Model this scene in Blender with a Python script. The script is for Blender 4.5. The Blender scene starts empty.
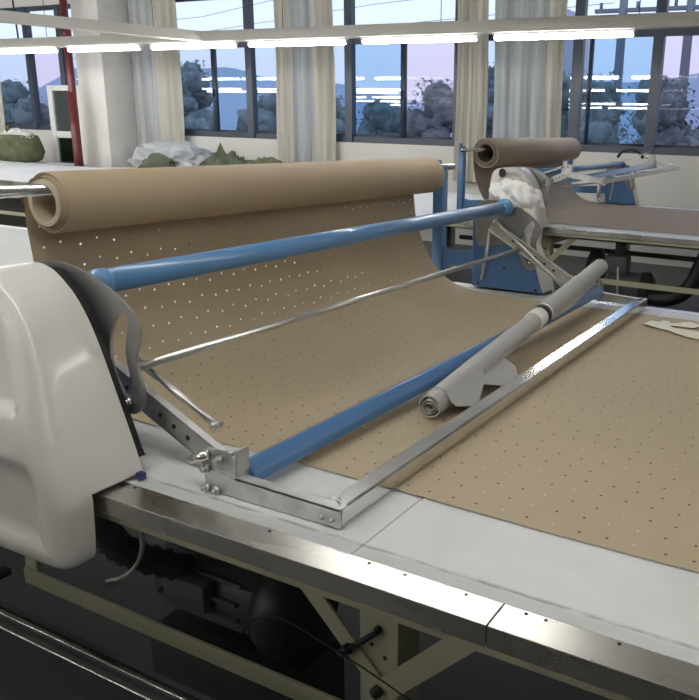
import bpy, bmesh, math, random
from mathutils import Vector, Matrix, noise
from mathutils.geometry import tessellate_polygon
random.seed(7)
S = bpy.context.scene
C = S.collection
PI = math.pi
# ------------------------------------------------------------------ materials
def mat(name, col, rough=.5, metal=0, bump=0, bscale=30, var=0, vscale=4, coat=0, stretch=(1,1,1), trans=0, spec=.5):
    m = bpy.data.materials.new(name); m.use_nodes = True
    n = m.node_tree.nodes; l = m.node_tree.links
    b = n['Principled BSDF']
    b.inputs['Base Color'].default_value = (*col, 1)
    b.inputs['Roughness'].default_value = rough
    b.inputs['Metallic'].default_value = metal
    b.inputs['Specular IOR Level'].default_value = spec
    if coat: b.inputs['Coat Weight'].default_value = coat; b.inputs['Coat Roughness'].default_value = .08
    tc = n.new('ShaderNodeTexCoord'); mp = n.new('ShaderNodeMapping')
    mp.inputs['Scale'].default_value = stretch
    l.new(tc.outputs['Object'], mp.inputs['Vector'])
    if var:
        t = n.new('ShaderNodeTexNoise'); t.inputs['Scale'].default_value = vscale; t.inputs['Detail'].default_value = 6
        l.new(mp.outputs[0], t.inputs['Vector'])
        r = n.new('ShaderNodeMapRange'); r.inputs['From Min'].default_value = .3; r.inputs['From Max'].default_value = .7
        r.inputs['To Min'].default_value = 1-var; r.inputs['To Max'].default_value = 1+var
        l.new(t.outputs['Fac'], r.inputs['Value'])
        mx = n.new('ShaderNodeVectorMath'); mx.operation = 'SCALE'; mx.inputs[0].default_value = col
        l.new(r.outputs[0], mx.inputs['Scale']); l.new(mx.outputs[0], b.inputs['Base Color'])
        if metal > .5:
            r2 = n.new('ShaderNodeMapRange'); r2.inputs['To Min'].default_value = rough*.75; r2.inputs['To Max'].default_value = rough*1.3
            l.new(t.outputs['Fac'], r2.inputs['Value']); l.new(r2.outputs[0], b.inputs['Roughness'])
    if bump:
        t2 = n.new('ShaderNodeTexNoise'); t2.inputs['Scale'].default_value = bscale; t2.inputs['Detail'].default_value = 4
        l.new(mp.outputs[0], t2.inputs['Vector'])
        bp = n.new('ShaderNodeBump'); bp.inputs['Strength'].default_value = bump; bp.inputs['Distance'].default_value = .01
        l.new(t2.outputs['Fac'], bp.inputs['Height']); l.new(bp.outputs[0], b.inputs['Normal'])
    return m
def emit(name, col, s):
    m = bpy.data.materials.new(name); m.use_nodes = True
    b = m.node_tree.nodes['Principled BSDF']
    b.inputs['Base Color'].default_value = (.8,.8,.8,1)
    b.inputs['Emission Color'].default_value = (*col,1); b.inputs['Emission Strength'].default_value = s
    return m
def glass(name, tint, refl=.07):
    m = bpy.data.materials.new(name); m.use_nodes = True
    n = m.node_tree.nodes; l = m.node_tree.links
    n.remove(n['Principled BSDF'])
    tr = n.new('ShaderNodeBsdfTransparent'); tr.inputs[0].default_value = (*tint,1)
    gl = n.new('ShaderNodeBsdfGlossy'); gl.inputs['Roughness'].default_value = .0; gl.inputs[0].default_value = (.85,.93,1,1)
    lw = n.new('ShaderNodeLayerWeight'); lw.inputs['Blend'].default_value = .25
    ma = n.new('ShaderNodeMath'); ma.operation = 'MULTIPLY_ADD'; ma.inputs[1].default_value = .5; ma.inputs[2].default_value = refl
    l.new(lw.outputs['Fresnel'], ma.inputs[0])
    mx = n.new('ShaderNodeMixShader'); l.new(ma.outputs[0], mx.inputs[0]); l.new(tr.outputs[0], mx.inputs[1]); l.new(gl.outputs[0], mx.inputs[2])
    l.new(mx.outputs[0], n['Material Output'].inputs[0])
    return m
M = {}
M['wall'] = mat('wall_paint', (.66,.65,.62), .8, var=.05, vscale=1.2)
M['column'] = mat('column_paint', (.70,.69,.67), .7, var=.08, vscale=2)
M['floor'] = mat('floor_concrete', (.062,.062,.060), .5, var=.15, vscale=1)
M['ceiling'] = mat('ceiling_paint', (.7,.7,.68), .85)
M['frame'] = mat('window_aluminium', (.045,.06,.09), .4)
M['white_frame'] = mat('white_aluminium', (.70,.70,.68), .4)
M['blue'] = mat('blue_enamel', (.085,.195,.395), .3, var=.06, vscale=5, coat=.3)
M['blue_tube'] = mat('blue_tube_enamel', (.12,.275,.51), .28, coat=.3)
M['steel'] = mat('brushed_steel', (.62,.61,.58), .28, 1, var=.1, vscale=12, stretch=(1,8,8))
M['edge'] = mat('rolled_steel_edge', (.60,.58,.54), .27, 1, var=.05, vscale=4, stretch=(1,3,3))
M['chrome'] = mat('polished_chrome', (.80,.79,.76), .2, 1)
M['rod'] = mat('satin_chrome_rod', (.72,.71,.67), .3, 1)
M['mirror'] = mat('mirror_steel', (.74,.74,.73), .13, 1, var=.05, vscale=20)
M['plate'] = mat('grey_steel_plate', (.34,.345,.34), .36, .75, var=.1, vscale=8)
M['zinc'] = mat('zinc_steel', (.58,.58,.57), .38, .8, var=.15, vscale=25)
M['cover'] = mat('white_fibreglass', (.74,.715,.67), .26, var=.05, vscale=6, coat=.25)
M['black'] = mat('black_rubber', (.012,.012,.013), .5)
M['hose'] = mat('grey_rubber_hose', (.05,.055,.05), .5)
M['dark'] = mat('dark_motor_paint', (.028,.032,.03), .45, var=.2, vscale=10)
M['motor_grey'] = mat('grey_motor_paint', (.10,.105,.10), .45, var=.15, vscale=10)
M['beige'] = mat('beige_green_paint', (.42,.41,.28), .42, var=.08, vscale=8)
M['fabric'] = mat('grey_vinyl', (.43,.43,.41), .55, bump=.15, bscale=60, var=.04)
M['fabric_in'] = mat('grey_vinyl_inner', (.40,.395,.37), .7)
M['cloth'] = mat('white_cotton', (.80,.80,.78), .9, bump=.5, bscale=18)
M['core'] = mat('cardboard', (.55,.46,.34), .8)
M['roll'] = mat('kraft_roll', (.45,.355,.235), .62, var=.05, vscale=3)
M['core2'] = mat('dull_core', (.20,.15,.11), .8)
M['roll2'] = mat('kraft_roll_greyer', (.34,.275,.21), .65, var=.05, vscale=3)
M['white_scrap'] = mat('white_scrap_paper', (.85,.82,.70), .7)
M['olive'] = mat('olive_sacking', (.13,.14,.08), .9, bump=.6, bscale=12, var=.25, vscale=8)
M['olive2'] = mat('dark_olive_cloth', (.10,.115,.08), .9, bump=.6, bscale=12, var=.3, vscale=6)
M['plastic'] = mat('milky_plastic', (.40,.42,.45), .3, bump=.8, bscale=6, var=.2, vscale=5)
M['red'] = mat('dark_red_paint', (.13,.018,.022), .35, var=.1)
M['lampbox'] = mat('lamp_rail_paint', (.62,.60,.56), .5, var=.03)
M['cable'] = mat('pale_cable', (.45,.46,.44), .5)
M['wire'] = mat('black_wire', (.02,.02,.022), .6)
M['blue_tag'] = mat('navy_plastic', (.02,.03,.16), .4)
M['bench'] = mat('bench_top', (.72,.73,.74), .35)
M['leaf'] = mat('hazed_leaves', (.15,.18,.19), .9, bump=1, bscale=3, var=.5, vscale=2.5)  # paler, greyer leaf colour carries the outdoor haze
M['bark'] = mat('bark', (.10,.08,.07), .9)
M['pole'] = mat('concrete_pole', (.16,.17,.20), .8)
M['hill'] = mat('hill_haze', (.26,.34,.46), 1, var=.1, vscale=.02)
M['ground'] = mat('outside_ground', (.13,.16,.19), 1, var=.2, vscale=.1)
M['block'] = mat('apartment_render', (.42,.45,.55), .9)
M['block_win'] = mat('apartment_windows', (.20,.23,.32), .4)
M['tube'] = emit('lamp_tube', (1,.985,.95), 33)
M['g_clear'] = glass('clear_glass', (.90,.95,.99), .02)
M['g_blue'] = glass('blue_film_glass', (.42,.60,.78), .06)
M['g_mid'] = glass('pale_blue_glass', (.66,.75,.86), .035)
M['g_lav'] = glass('lavender_glass', (.74,.67,.77), -.006)
M['g_cab'] = glass('cabinet_glass', (.35,.45,.42), .15)
M['cab_in'] = mat('cabinet_interior', (.07,.09,.08), .8)

def top_mat():
    m = mat('white_laminate', (.66,.68,.67), .42, var=.045, vscale=9)
    n = m.node_tree.nodes; l = m.node_tree.links; b = n['Principled BSDF']
    src = b.inputs['Base Color'].links[0].from_socket
    tc = n.new('ShaderNodeTexCoord'); sp = n.new('ShaderNodeSeparateXYZ'); l.new(tc.outputs['Object'], sp.inputs[0])
    nz = n.new('ShaderNodeTexNoise'); nz.inputs['Scale'].default_value = 60; nz.inputs['Detail'].default_value = 6
    mp = n.new('ShaderNodeMapping'); mp.inputs['Scale'].default_value = (.35,1,1); l.new(tc.outputs['Object'], mp.inputs[0]); l.new(mp.outputs[0], nz.inputs['Vector'])
    # worn dirty streak that runs along the table edge, y = 0.925
    d = n.new('ShaderNodeMath'); d.operation = 'SUBTRACT'; d.inputs[1].default_value = .926; l.new(sp.outputs['Y'], d.inputs[0])
    a = n.new('ShaderNodeMath'); a.operation = 'ABSOLUTE'; l.new(d.outputs[0], a.inputs[0])
    r = n.new('ShaderNodeMapRange'); r.inputs['From Min'].default_value = 0; r.inputs['From Max'].default_value = .008; r.inputs['To Min'].default_value = 1; r.inputs['To Max'].default_value = 0
    l.new(a.outputs[0], r.inputs['Value'])
    r2 = n.new('ShaderNodeMapRange'); r2.inputs['From Min'].default_value = .30; r2.inputs['From Max'].default_value = .60; l.new(nz.outputs['Fac'], r2.inputs['Value'])
    mu = n.new('ShaderNodeMath'); mu.operation = 'MULTIPLY'; l.new(r.outputs[0], mu.inputs[0]); l.new(r2.outputs[0], mu.inputs[1])
    # greyer rubbed band between streak and rail
    band = n.new('ShaderNodeMath'); band.operation = 'LESS_THAN'; band.inputs[1].default_value = .919; l.new(sp.outputs['Y'], band.inputs[0])
    bm_ = n.new('ShaderNodeMath'); bm_.operation = 'MULTIPLY_ADD'; bm_.inputs[1].default_value = .22; l.new(band.outputs[0], bm_.inputs[0])
    mu2 = n.new('ShaderNodeMath'); mu2.operation='MULTIPLY'; mu2.inputs[1].default_value = .75; l.new(mu.outputs[0], mu2.inputs[0]); l.new(mu2.outputs[0], bm_.inputs[2])
    cl = n.new('ShaderNodeClamp'); l.new(bm_.outputs[0], cl.inputs[0])
    mx = n.new('ShaderNodeMix'); mx.data_type = 'RGBA'; l.new(cl.outputs[0], mx.inputs[0]); l.new(src, mx.inputs[6]); mx.inputs[7].default_value = (.17,.17,.16,1)
    l.new(mx.outputs[2], b.inputs['Base Color'])
    return m
M['top'] = top_mat()

def paper(name, col, holes=True, flat_u=1e9):
    """kraft paper with a square grid of punched holes; UV is in metres (u = along the web, v = across)"""
    m = mat(name, col, .62, var=.045, vscale=2.5, bump=.05, bscale=8)
    if not holes: return m
    n = m.node_tree.nodes; l = m.node_tree.links; b = n['Principled BSDF']; out = n['Material Output']
    uv = n.new('ShaderNodeUVMap'); uv.uv_map = 'UVMap'
    def math_(op, a, bb=None, c=None):
        x = n.new('ShaderNodeMath'); x.operation = op
        for i, v in enumerate((a, bb, c)):
            if v is None: continue
            if isinstance(v, (int, float)): x.inputs[i].default_value = v
            else: l.new(v, x.inputs[i])
        return x.outputs[0]
    sp = n.new('ShaderNodeSeparateXYZ'); l.new(uv.outputs[0], sp.inputs[0])
    P = .0488
    # rows wander a little, as the needles of the punch do
    wob = math_('MULTIPLY', math_('SINE', math_('MULTIPLY', sp.outputs['Y'], PI/P)), .09)
    su = math_('ADD', math_('DIVIDE', sp.outputs['X'], P), wob); sv = math_('DIVIDE', sp.outputs['Y'], P)
    cu = math_('FLOOR', su); cv = math_('FLOOR', sv)
    cm = n.new('ShaderNodeCombineXYZ'); l.new(cu, cm.inputs[0]); l.new(cv, cm.inputs[1])
    wn = n.new('ShaderNodeTexWhiteNoise'); wn.noise_dimensions = '2D'; l.new(cm.outputs[0], wn.inputs['Vector'])
    sc = n.new('ShaderNodeSeparateColor'); l.new(wn.outputs['Color'], sc.inputs[0])
    fu = math_('SUBTRACT', math_('FRACT', su), math_('MULTIPLY_ADD', sc.outputs[0], .12, .44))
    fv = math_('SUBTRACT', math_('FRACT', sv), math_('MULTIPLY_ADD', sc.outputs[1], .12, .44))
    dist = math_('SQRT', math_('ADD', math_('MULTIPLY', fu, fu), math_('MULTIPLY', fv, fv)))
    hole = math_('LESS_THAN', dist, .056)
    flat = math_('GREATER_THAN', sp.outputs['X'], flat_u)
    white = math_('GREATER_THAN', sc.outputs[2], .70)
    # flat on the table: most holes are coloured dark for the shade inside them, the rest show the white top
    dark = math_('MULTIPLY', math_('MULTIPLY', hole, flat), math_('SUBTRACT', 1, white))
    pale = math_('MULTIPLY', math_('MULTIPLY', hole, flat), white)
    openh = math_('MULTIPLY', hole, math_('SUBTRACT', 1, flat))
    src = b.inputs['Base Color'].links[0].from_socket
    mx = n.new('ShaderNodeMix'); mx.data_type = 'RGBA'; l.new(dark, mx.inputs[0]); l.new(src, mx.inputs[6]); mx.inputs[7].default_value = (.06,.045,.03,1)
    my = n.new('ShaderNodeMix'); my.data_type = 'RGBA'; l.new(pale, my.inputs[0]); l.new(mx.outputs[2], my.inputs[6]); my.inputs[7].default_value = (.62,.55,.44,1)
    l.new(my.outputs[2], b.inputs['Base Color'])
    tr = n.new('ShaderNodeBsdfTransparent'); ms = n.new('ShaderNodeMixShader')
    l.new(openh, ms.inputs[0]); l.new(b.outputs[0], ms.inputs[1]); l.new(tr.outputs[0], ms.inputs[2]); l.new(ms.outputs[0], out.inputs[0])
    return m

def curtain_mat(name, col, amt):
    m = bpy.data.materials.new(name); m.use_nodes = True
    n = m.node_tree.nodes; l = m.node_tree.links; b = n['Principled BSDF']; out = n['Material Output']
    b.inputs['Roughness'].default_value = .9
    tc = n.new('ShaderNodeTexCoord'); mp = n.new('ShaderNodeMapping'); mp.inputs['Scale'].default_value = (6,.3,.15)
    l.new(tc.outputs['Object'], mp.inputs[0])
    t = n.new('ShaderNodeTexNoise'); t.inputs['Scale'].default_value = 3; t.inputs['Detail'].default_value = 3; l.new(mp.outputs[0], t.inputs['Vector'])
    r = n.new('ShaderNodeMapRange'); r.inputs['From Min'].default_value=.3; r.inputs['From Max'].default_value=.7; r.inputs['To Min'].default_value=.78; r.inputs['To Max'].default_value=1.08
    l.new(t.outputs['Fac'], r.inputs['Value'])
    v = n.new('ShaderNodeVectorMath'); v.operation='SCALE'; v.inputs[0].default_value = col; l.new(r.outputs[0], v.inputs['Scale'])
    l.new(v.outputs[0], b.inputs['Base Color'])
    tl = n.new('ShaderNodeBsdfTranslucent'); l.new(v.outputs[0], tl.inputs[0])
    ms = n.new('ShaderNodeMixShader'); ms.inputs[0].default_value = amt
    l.new(b.outputs[0], ms.inputs[1]); l.new(tl.outputs[0], ms.inputs[2]); l.new(ms.outputs[0], out.inputs[0])
    return m
M['curtain'] = curtain_mat('beige_curtain', (.74,.71,.63), .3)
M['sheer'] = curtain_mat('pale_curtain', (.72,.74,.74), .45)

# ------------------------------------------------------------------ mesh helpers
def box(bm, x0, x1, y0, y1, z0, z1, bev=0, mtx=None):
    r = bmesh.ops.create_cube(bm, size=1)['verts']
    for v in r:
        v.co = Vector((x0+(v.co.x+.5)*(x1-x0), y0+(v.co.y+.5)*(y1-y0), z0+(v.co.z+.5)*(z1-z0)))
        if mtx: v.co = mtx @ v.co
    if bev:
        es = list({e for v in r for e in v.link_edges})
        bmesh.ops.bevel(bm, geom=es, offset=bev, segments=2, affect='EDGES', profile=.5)
    return bm
def tube(bm, pts, r, seg=14, cap=True):
    """swept round bar through pts; r may be a list"""
    pts = [Vector(p) for p in pts]; rs = r if isinstance(r, (list,tuple)) else [r]*len(pts)
    rings = []; up = None
    for i, p in enumerate(pts):
        t = (pts[min(i+1,len(pts)-1)] - pts[max(i-1,0)]).normalized()
        if up is None:
            up = t.orthogonal().normalized()
        up = (up - t*up.dot(t)).normalized(); s = t.cross(up)
        rings.append([bm.verts.new(p + (up*math.cos(a)+s*math.sin(a))*rs[i]) for a in (2*PI*k/seg for k in range(seg))])
    for a, b in zip(rings, rings[1:]):
        for k in range(seg): bm.faces.new((a[k], a[(k+1)%seg], b[(k+1)%seg], b[k]))
    if cap: bm.faces.new(rings[0][::-1]); bm.faces.new(rings[-1])
    return bm
def lathe(bm, prof, p0, axis, seg=32, close=False):
    """prof = [(distance along axis, radius)]"""
    p0 = Vector(p0); t = Vector(axis).normalized(); u = t.orthogonal().normalized(); s = t.cross(u)
    rings = [[bm.verts.new(p0+t*d+(u*math.cos(2*PI*k/seg)+s*math.sin(2*PI*k/seg))*r) for k in range(seg)] for d, r in prof]
    pr = list(zip(rings, rings[1:]))
    if close: pr.append((rings[-1], rings[0]))
    for a, b in pr:
        for k in range(seg): bm.faces.new((a[k], a[(k+1)%seg], b[(k+1)%seg], b[k]))
    if not close: bm.faces.new(rings[0][::-1]); bm.faces.new(rings[-1])
    return bm
def prism(bm, loops, a0, a1, plane='xz'):
    """polygon (with holes) in a plane, extruded along the third axis"""
    if not isinstance(loops[0][0], (list, tuple)): loops = [loops]
    f = {'xz': lambda p,a: (p[0],a,p[1]), 'yz': lambda p,a: (a,p[0],p[1]), 'xy': lambda p,a: (p[0],p[1],a)}[plane]
    flat = [p for lp in loops for p in lp]
    tri = tessellate_polygon([[Vector((p[0],p[1],0)) for p in lp] for lp in loops])
    A = [bm.verts.new(f(p,a0)) for p in flat]; B = [bm.verts.new(f(p,a1)) for p in flat]
    for t in tri:
        try: bm.faces.new([A[i] for i in t]); bm.faces.new([B[i] for i in t][::-1])
        except ValueError: pass
    k = 0
    for lp in loops:
        m = len(lp)
        for i in range(m):
            j = (i+1) % m
            bm.faces.new((A[k+i], A[k+j], B[k+j], B[k+i]))
        k += m
    bmesh.ops.recalc_face_normals(bm, faces=bm.faces)
    return bm
def bolt(bm, p, d, r=.006, h=.006, stud=.0):
    p = Vector(p); d = Vector(d).normalized()
    tube(bm, [p, p+d*h], r, 6)
    tube(bm, [p+d*h, p+d*(h+.0035+stud)], r*.55, 8)
def BM(): return bmesh.new()
def islands(bm):
    bm.verts.ensure_lookup_table(); seen = set(); out = []
    for v in bm.verts:
        if v in seen: continue
        st = [v]; seen.add(v); g = []
        while st:
            a = st.pop(); g.append(a)
            for e in a.link_edges:
                b = e.other_vert(a)
                if b not in seen: seen.add(b); st.append(b)
        out.append(g)
    return out
def objs(name, bm, m, parent=None, per=1, smooth=35):
    '''each separate piece of bm becomes a part of its own (per = pieces that make one part)'''
    isl = islands(bm); idx = {}
    for k, g in enumerate(isl):
        for v in g: idx[v] = k//per
    for k in range((len(isl)+per-1)//per):
        nb = bmesh.new(); mp = {}
        for v in bm.verts:
            if idx[v] == k: mp[v] = nb.verts.new(v.co)
        for f in bm.faces:
            if f.verts[0] in mp: nb.faces.new([mp[v] for v in f.verts])
        o = obj(name, nb, m, parent, smooth)
    bm.free(); return o
def obj(name, bm, m, parent=None, smooth=35):
    if smooth:
        lim = math.radians(smooth)
        for fc in bm.faces: fc.smooth = True
        for e in bm.edges:
            e.smooth = (len(e.link_faces) == 2 and e.calc_face_angle(0) < lim)
    me = bpy.data.meshes.new(name); bm.to_mesh(me); bm.free()
    o = bpy.data.objects.new(name, me); C.objects.link(o)
    if m: me.materials.append(M[m] if isinstance(m, str) else m)
    if parent: o.parent = parent; o.matrix_parent_inverse = Matrix.Translation(-parent.location) if parent.parent is None else Matrix()
    return o
def thing(name, label, cat, loc=(0,0,0), group=None):
    o = bpy.data.objects.new(name, None); C.objects.link(o); o.location = loc; o.empty_display_size = .1
    return tag(o, label, cat, group)
def tag(o, label, cat, group=None, kind=None):
    o['label'] = label; o['category'] = cat
    if group: o['group'] = group
    if kind: o['kind'] = kind
    return o
def struct(name, bm, m, parent=None):
    o = obj(name, bm, m, parent)
    if not parent: o['kind'] = 'structure'
    return o
def smooth_poly(pts, it=2, closed=False):
    for _ in range(it):
        q = [] if closed else [pts[0]]
        n = len(pts)
        for i in range(n if closed else n-1):
            a = pts[i]; b = pts[(i+1)%n]
            q.append(tuple(a[k]*.75+b[k]*.25 for k in range(len(a)))); q.append(tuple(a[k]*.25+b[k]*.75 for k in range(len(a))))
        if not closed: q.append(pts[-1])
        pts = q
    return pts

# ------------------------------------------------------------------ the room
YW = 9.6
XL, XR, YB, ZC = -17.5, 4.5, -7.0, 4.0
bm = BM(); box(bm, XL, XR, YB, YW+.25, -.1, 0); struct('floor', bm, 'floor')
bm = BM(); box(bm, XL, XR, YB, YW+.25, ZC, ZC+.1); struct('ceiling', bm, 'ceiling')
bm = BM(); box(bm, XL-.2, XL, YB, YW+.25, 0, ZC); struct('wall_left', bm, 'wall')
bm = BM(); box(bm, XR, XR+.2, YB, YW+.25, 0, ZC); struct('wall_right', bm, 'wall')
bm = BM(); box(bm, XL-.2, XR+.2, YB-.2, YB, 0, ZC); struct('wall_front', bm, 'wall')
ZS, ZT, ZH = 1.33, 2.72, 3.45
# (x0, x1, thick mullions, thin mullions, pane glass of the lower row)
WIN = [(-15.9,-12.55,[-13.93,-13.02],[], ['g_mid','g_lav','g_mid']),
       (-10.95,-7.35,[-8.70],[-9.46], ['g_mid','g_mid','g_mid']),
       (-7.30,-4.15,[-6.84,-5.06],[-5.94], ['g_mid','g_blue','g_lav','g_mid']),
       (-4.05,-.45,[-3.40,-2.41],[-3.235], ['g_mid','g_clear','g_blue','g_lav'])]
bm = BM()
box(bm, XL, XR, YW, YW+.25, 0, ZS); box(bm, XL, XR, YW, YW+.25, ZH, ZC)
xs = [XL]+[v for w in WIN for v in w[:2]]+[XR]
for a, b in zip(xs[::2], xs[1::2]): box(bm, a, b, YW, YW+.25, ZS, ZH)
struct('wall_back', bm, 'wall')
for i, (x0, x1, thick, thin, gl) in enumerate(WIN):
    w = bpy.data.objects.new('window_%d' % (i+1), None); C.objects.link(w); w['kind'] = 'structure'; w.location = ((x0+x1)/2, YW, ZS)
    bm = BM(); y0, y1 = YW+.02, YW+.10
    box(bm, x0, x1, y0, y1, ZS, ZS+.085); box(bm, x0, x1, y0, y1, ZH-.07, ZH); box(bm, x0, x1, y0, y1, ZT-.04, ZT+.04)
    for x in (x0+.035, x1-.035): box(bm, x-.035, x+.035, y0, y1, ZS, ZH)
    for x in thick: box(bm, x-.062, x+.062, y0-.02, y1, ZS, ZH)
    obj('window_frame', bm, 'frame', w)
    bm = BM()
    for x in thin:
        h = .035 if i != 3 else .02
        box(bm, x-h, x+h, y0+.01, y1-.01, ZS+.08, ZT)
    cuts = sorted([x0+.07]+[x1-.07]+thick+thin)
    for a, b in zip(cuts, cuts[1:]):
        box(bm, a+.05, b-.05, y0+.02, y1-.02, ZS+.075, ZS+.115)
    objs('sash_rail', bm, 'frame', w)
    for (a, b), g in zip(zip(cuts, cuts[1:]), gl):
        bm = BM(); v = [bm.verts.new(p) for p in ((a,YW+.06,ZS+.05),(b,YW+.06,ZS+.05),(b,YW+.06,ZT),(a,YW+.06,ZT))]; bm.faces.new(v)
        obj('pane', bm, g, w, 0)
    bm = BM()
    for a, b in zip([x0]+thick, thick+[x1]):
        v = [bm.verts.new(p) for p in ((a,YW+.06,ZT),(b,YW+.06,ZT),(b,YW+.06,ZH-.03),(a,YW+.06,ZH-.03))]; bm.faces.new(v)
    objs('transom_pane', bm, 'g_clear', w, 1, 0)
    bm = BM()
    for x in thin: box(bm, x-.012, x+.012, y0-.02, y0+.01, 1.95, 2.07, .004)
    if thin: objs('sash_latch', bm, 'black', w)
# column standing out from the window wall, and its neighbour hidden by curtains
bm = BM(); box(bm, -11.78, -11.15, 8.95, YW, 0, ZC, .01); o = struct('column_1', bm, 'column')

# ------------------------------------------------------------------ curtains
def curtain(x0, x1, folds, label, y=YW-.12, z0=.88, z1=3.62, amp=.05, pale=None, seed=0):
    t = thing('curtain', label, 'curtain', ((x0+x1)/2, y, z0), 'curtains along the window wall')
    rnd = random.Random(seed)
    def strip(a, b, m, name):
        bm = BM(); n = max(10, int((b-a)*folds*10)); prev = None
        for i in range(n+1):
            x = a+(b-a)*i/n; u = (x-x0)
            ph = u*folds*2*PI
            col = []
            for k in range(9):
                z = z0+(z1-z0)*k/8
                yy = y+amp*math.sin(ph+.5*math.sin(ph*.37+seed))*(.8+.2*math.sin(z*2+seed))+.012*math.sin(3.1*ph+z)
                col.append(bm.verts.new((x+.02*math.sin(z*1.7+seed+u*2), yy, z)))
            if prev:
                for k in range(8): bm.faces.new((prev[k], col[k], col[k+1], prev[k+1]))
            prev = col
        o = obj(name, bm, m, t, 80)
        s = o.modifiers.new('thick', 'SOLIDIFY'); s.thickness = .006
        return o
    if pale:
        strip(x0, pale[0], 'curtain', 'curtain_panel') if pale[0] > x0+.01 else None
        strip(pale[0], pale[1], 'sheer', 'sheer_panel')['label'] = 'paler thinner curtain panel'
        strip(pale[1], x1, 'curtain', 'curtain_panel')
    else: strip(x0, x1, 'curtain', 'curtain_panel')
    bm = BM(); tube(bm, [(x0-.05,y,z1+.01),(x1+.05,y,z1+.01)], .014, 8); obj('curtain_rail', bm, 'frame', t)
    return t
curtain(-15.8, -14.68, 4, 'beige curtain at the far left edge, left of the olive sack', seed=1)
curtain(-11.12, -9.98, 5, 'two-tone curtain between the white column and the window, above the plastic bundle', seed=2, pale=(-11.12,-10.55))
curtain(-8.08, -7.02, 5, 'beige curtain with pale middle, centre of the window wall above the long brown roll', seed=3, pale=(-7.76,-7.32))
curtain(-5.02, -4.56, 8, 'narrow beige curtain beside the thin strip of bare glass, left of the wide pale one', seed=4)
curtain(-4.47, -3.53, 4.5, 'wide pale curtain above the second brown roll, right of the narrow one', seed=5, pale=(-4.47,-3.75))

# ------------------------------------------------------------------ lamp rails and tubes
rails = [7.2, 4.0, 2.9, .5, -1.9, -4.6]
for ri, y in enumerate(rails):
    bm = BM()
    box(bm, XL+.6, XR-.6, y-.06, y+.06, 2.445, 2.562, .004)
    t = thing('lamp_rail', 'long pale lamp rail running parallel to the window wall' if ri == 0 else 'pale lamp rail further into the hall, seen only mirrored in the glass', 'lamp rail', (-6, y, 2.562), None if ri == 0 else 'lamp rails out of direct view')
    obj('rail_box', bm, 'lampbox', t)
    bm = BM()
    for x in range(-16, 4, 2): tube(bm, [(x,y,2.55),(x,y,ZC)], .004, 6)
    obj('suspension_wire', bm, 'frame', t)['kind'] = 'stuff'
bm = BM()
prism(bm, [(-7.16,7.15),(-7.34,7.15),(-10.6,.25),(-10.42,.25)], 2.455, 2.56, 'xy')
t = thing('cross_rail', 'pale overhead cross rail slanting to the top left corner and meeting the long lamp rail', 'lamp rail', (-7.3, 7, 2.56)); obj('rail_box', bm, 'lampbox', t)
LX = [(1.2*a,1.2*b) for a, b in ((-13.3,-12.05),(-11.9,-10.66),(-10.5,-9.33),(-9.3,-8.17),(-8.0,-6.88),(-6.72,-5.57),(-5.42,-4.29),(-4.12,-2.99),(-2.84,-1.69),(-1.52,-.4),(-.2,.95),(1.1,2.2))]
LBL = {3:'lit tube lamp in the top left corner, above the olive sack', 4:'lit tube lamp crossing in front of the red pipe and white column',
       5:'lit tube lamp just where the slanting cross rail meets the long rail', 6:'lit tube lamp crossing the middle beige curtain with the pale centre',
       7:'lit tube lamp over the window left of the narrow curtain', 8:'lit tube lamp at the right, in front of the wide pale curtain'}
def lamp(x0, x1, y, z=2.425):
    t = thing('tube_lamp', '', 'lamp', ((x0+x1)/2, y, z))
    bm = BM(); box(bm, x0-.01, x1+.01, y-.026, y+.026, z, z+.021, .003); obj('lamp_body', bm, 'white_frame', t)
    bm = BM(); tube(bm, [(x0+.01,y,z-.021),(x0+.03,y,z-.023),(x1-.03,y,z-.023),(x1-.01,y,z-.021)], [.018,.026,.026,.018], 10); obj('light_tube', bm, 'tube', t)
    bm = BM(); 
    for x in (x0, x1-.02): box(bm, x, x+.02, y-.016, y+.016, z-.034, z+.004, .003)
    objs('end_cap', bm, 'white_frame', t)
    return t
for ri, y in enumerate(rails):  # right-hand lamps of the row near the camera are added for front light
    for i, (a, b) in enumerate(LX):
        if (ri == 0 and i in (9, 10)) or (ri == 1 and a > -4.5) or (ri == 2 and i in (6,7,8,10)) or (ri == 3 and -8 < a < -3.6) or (ri == 4 and a > -6 and i != 8) or (ri > 4 and a > -6): continue      # unlit, empty stretches of the rails
        sh_ = (0,.35,-.45,0,.35,.7)[ri]; t = lamp(a+sh_, b+sh_, y)
        if ri == 0 and i in LBL: t['label'] = LBL[i]; t['group'] = 'lit tube lamps under the long rail'
        else: t['label'] = 'lit tube lamp out of direct view, for front light and streaks in the glass'; t['group'] = 'tube lamps out of direct view'

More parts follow.
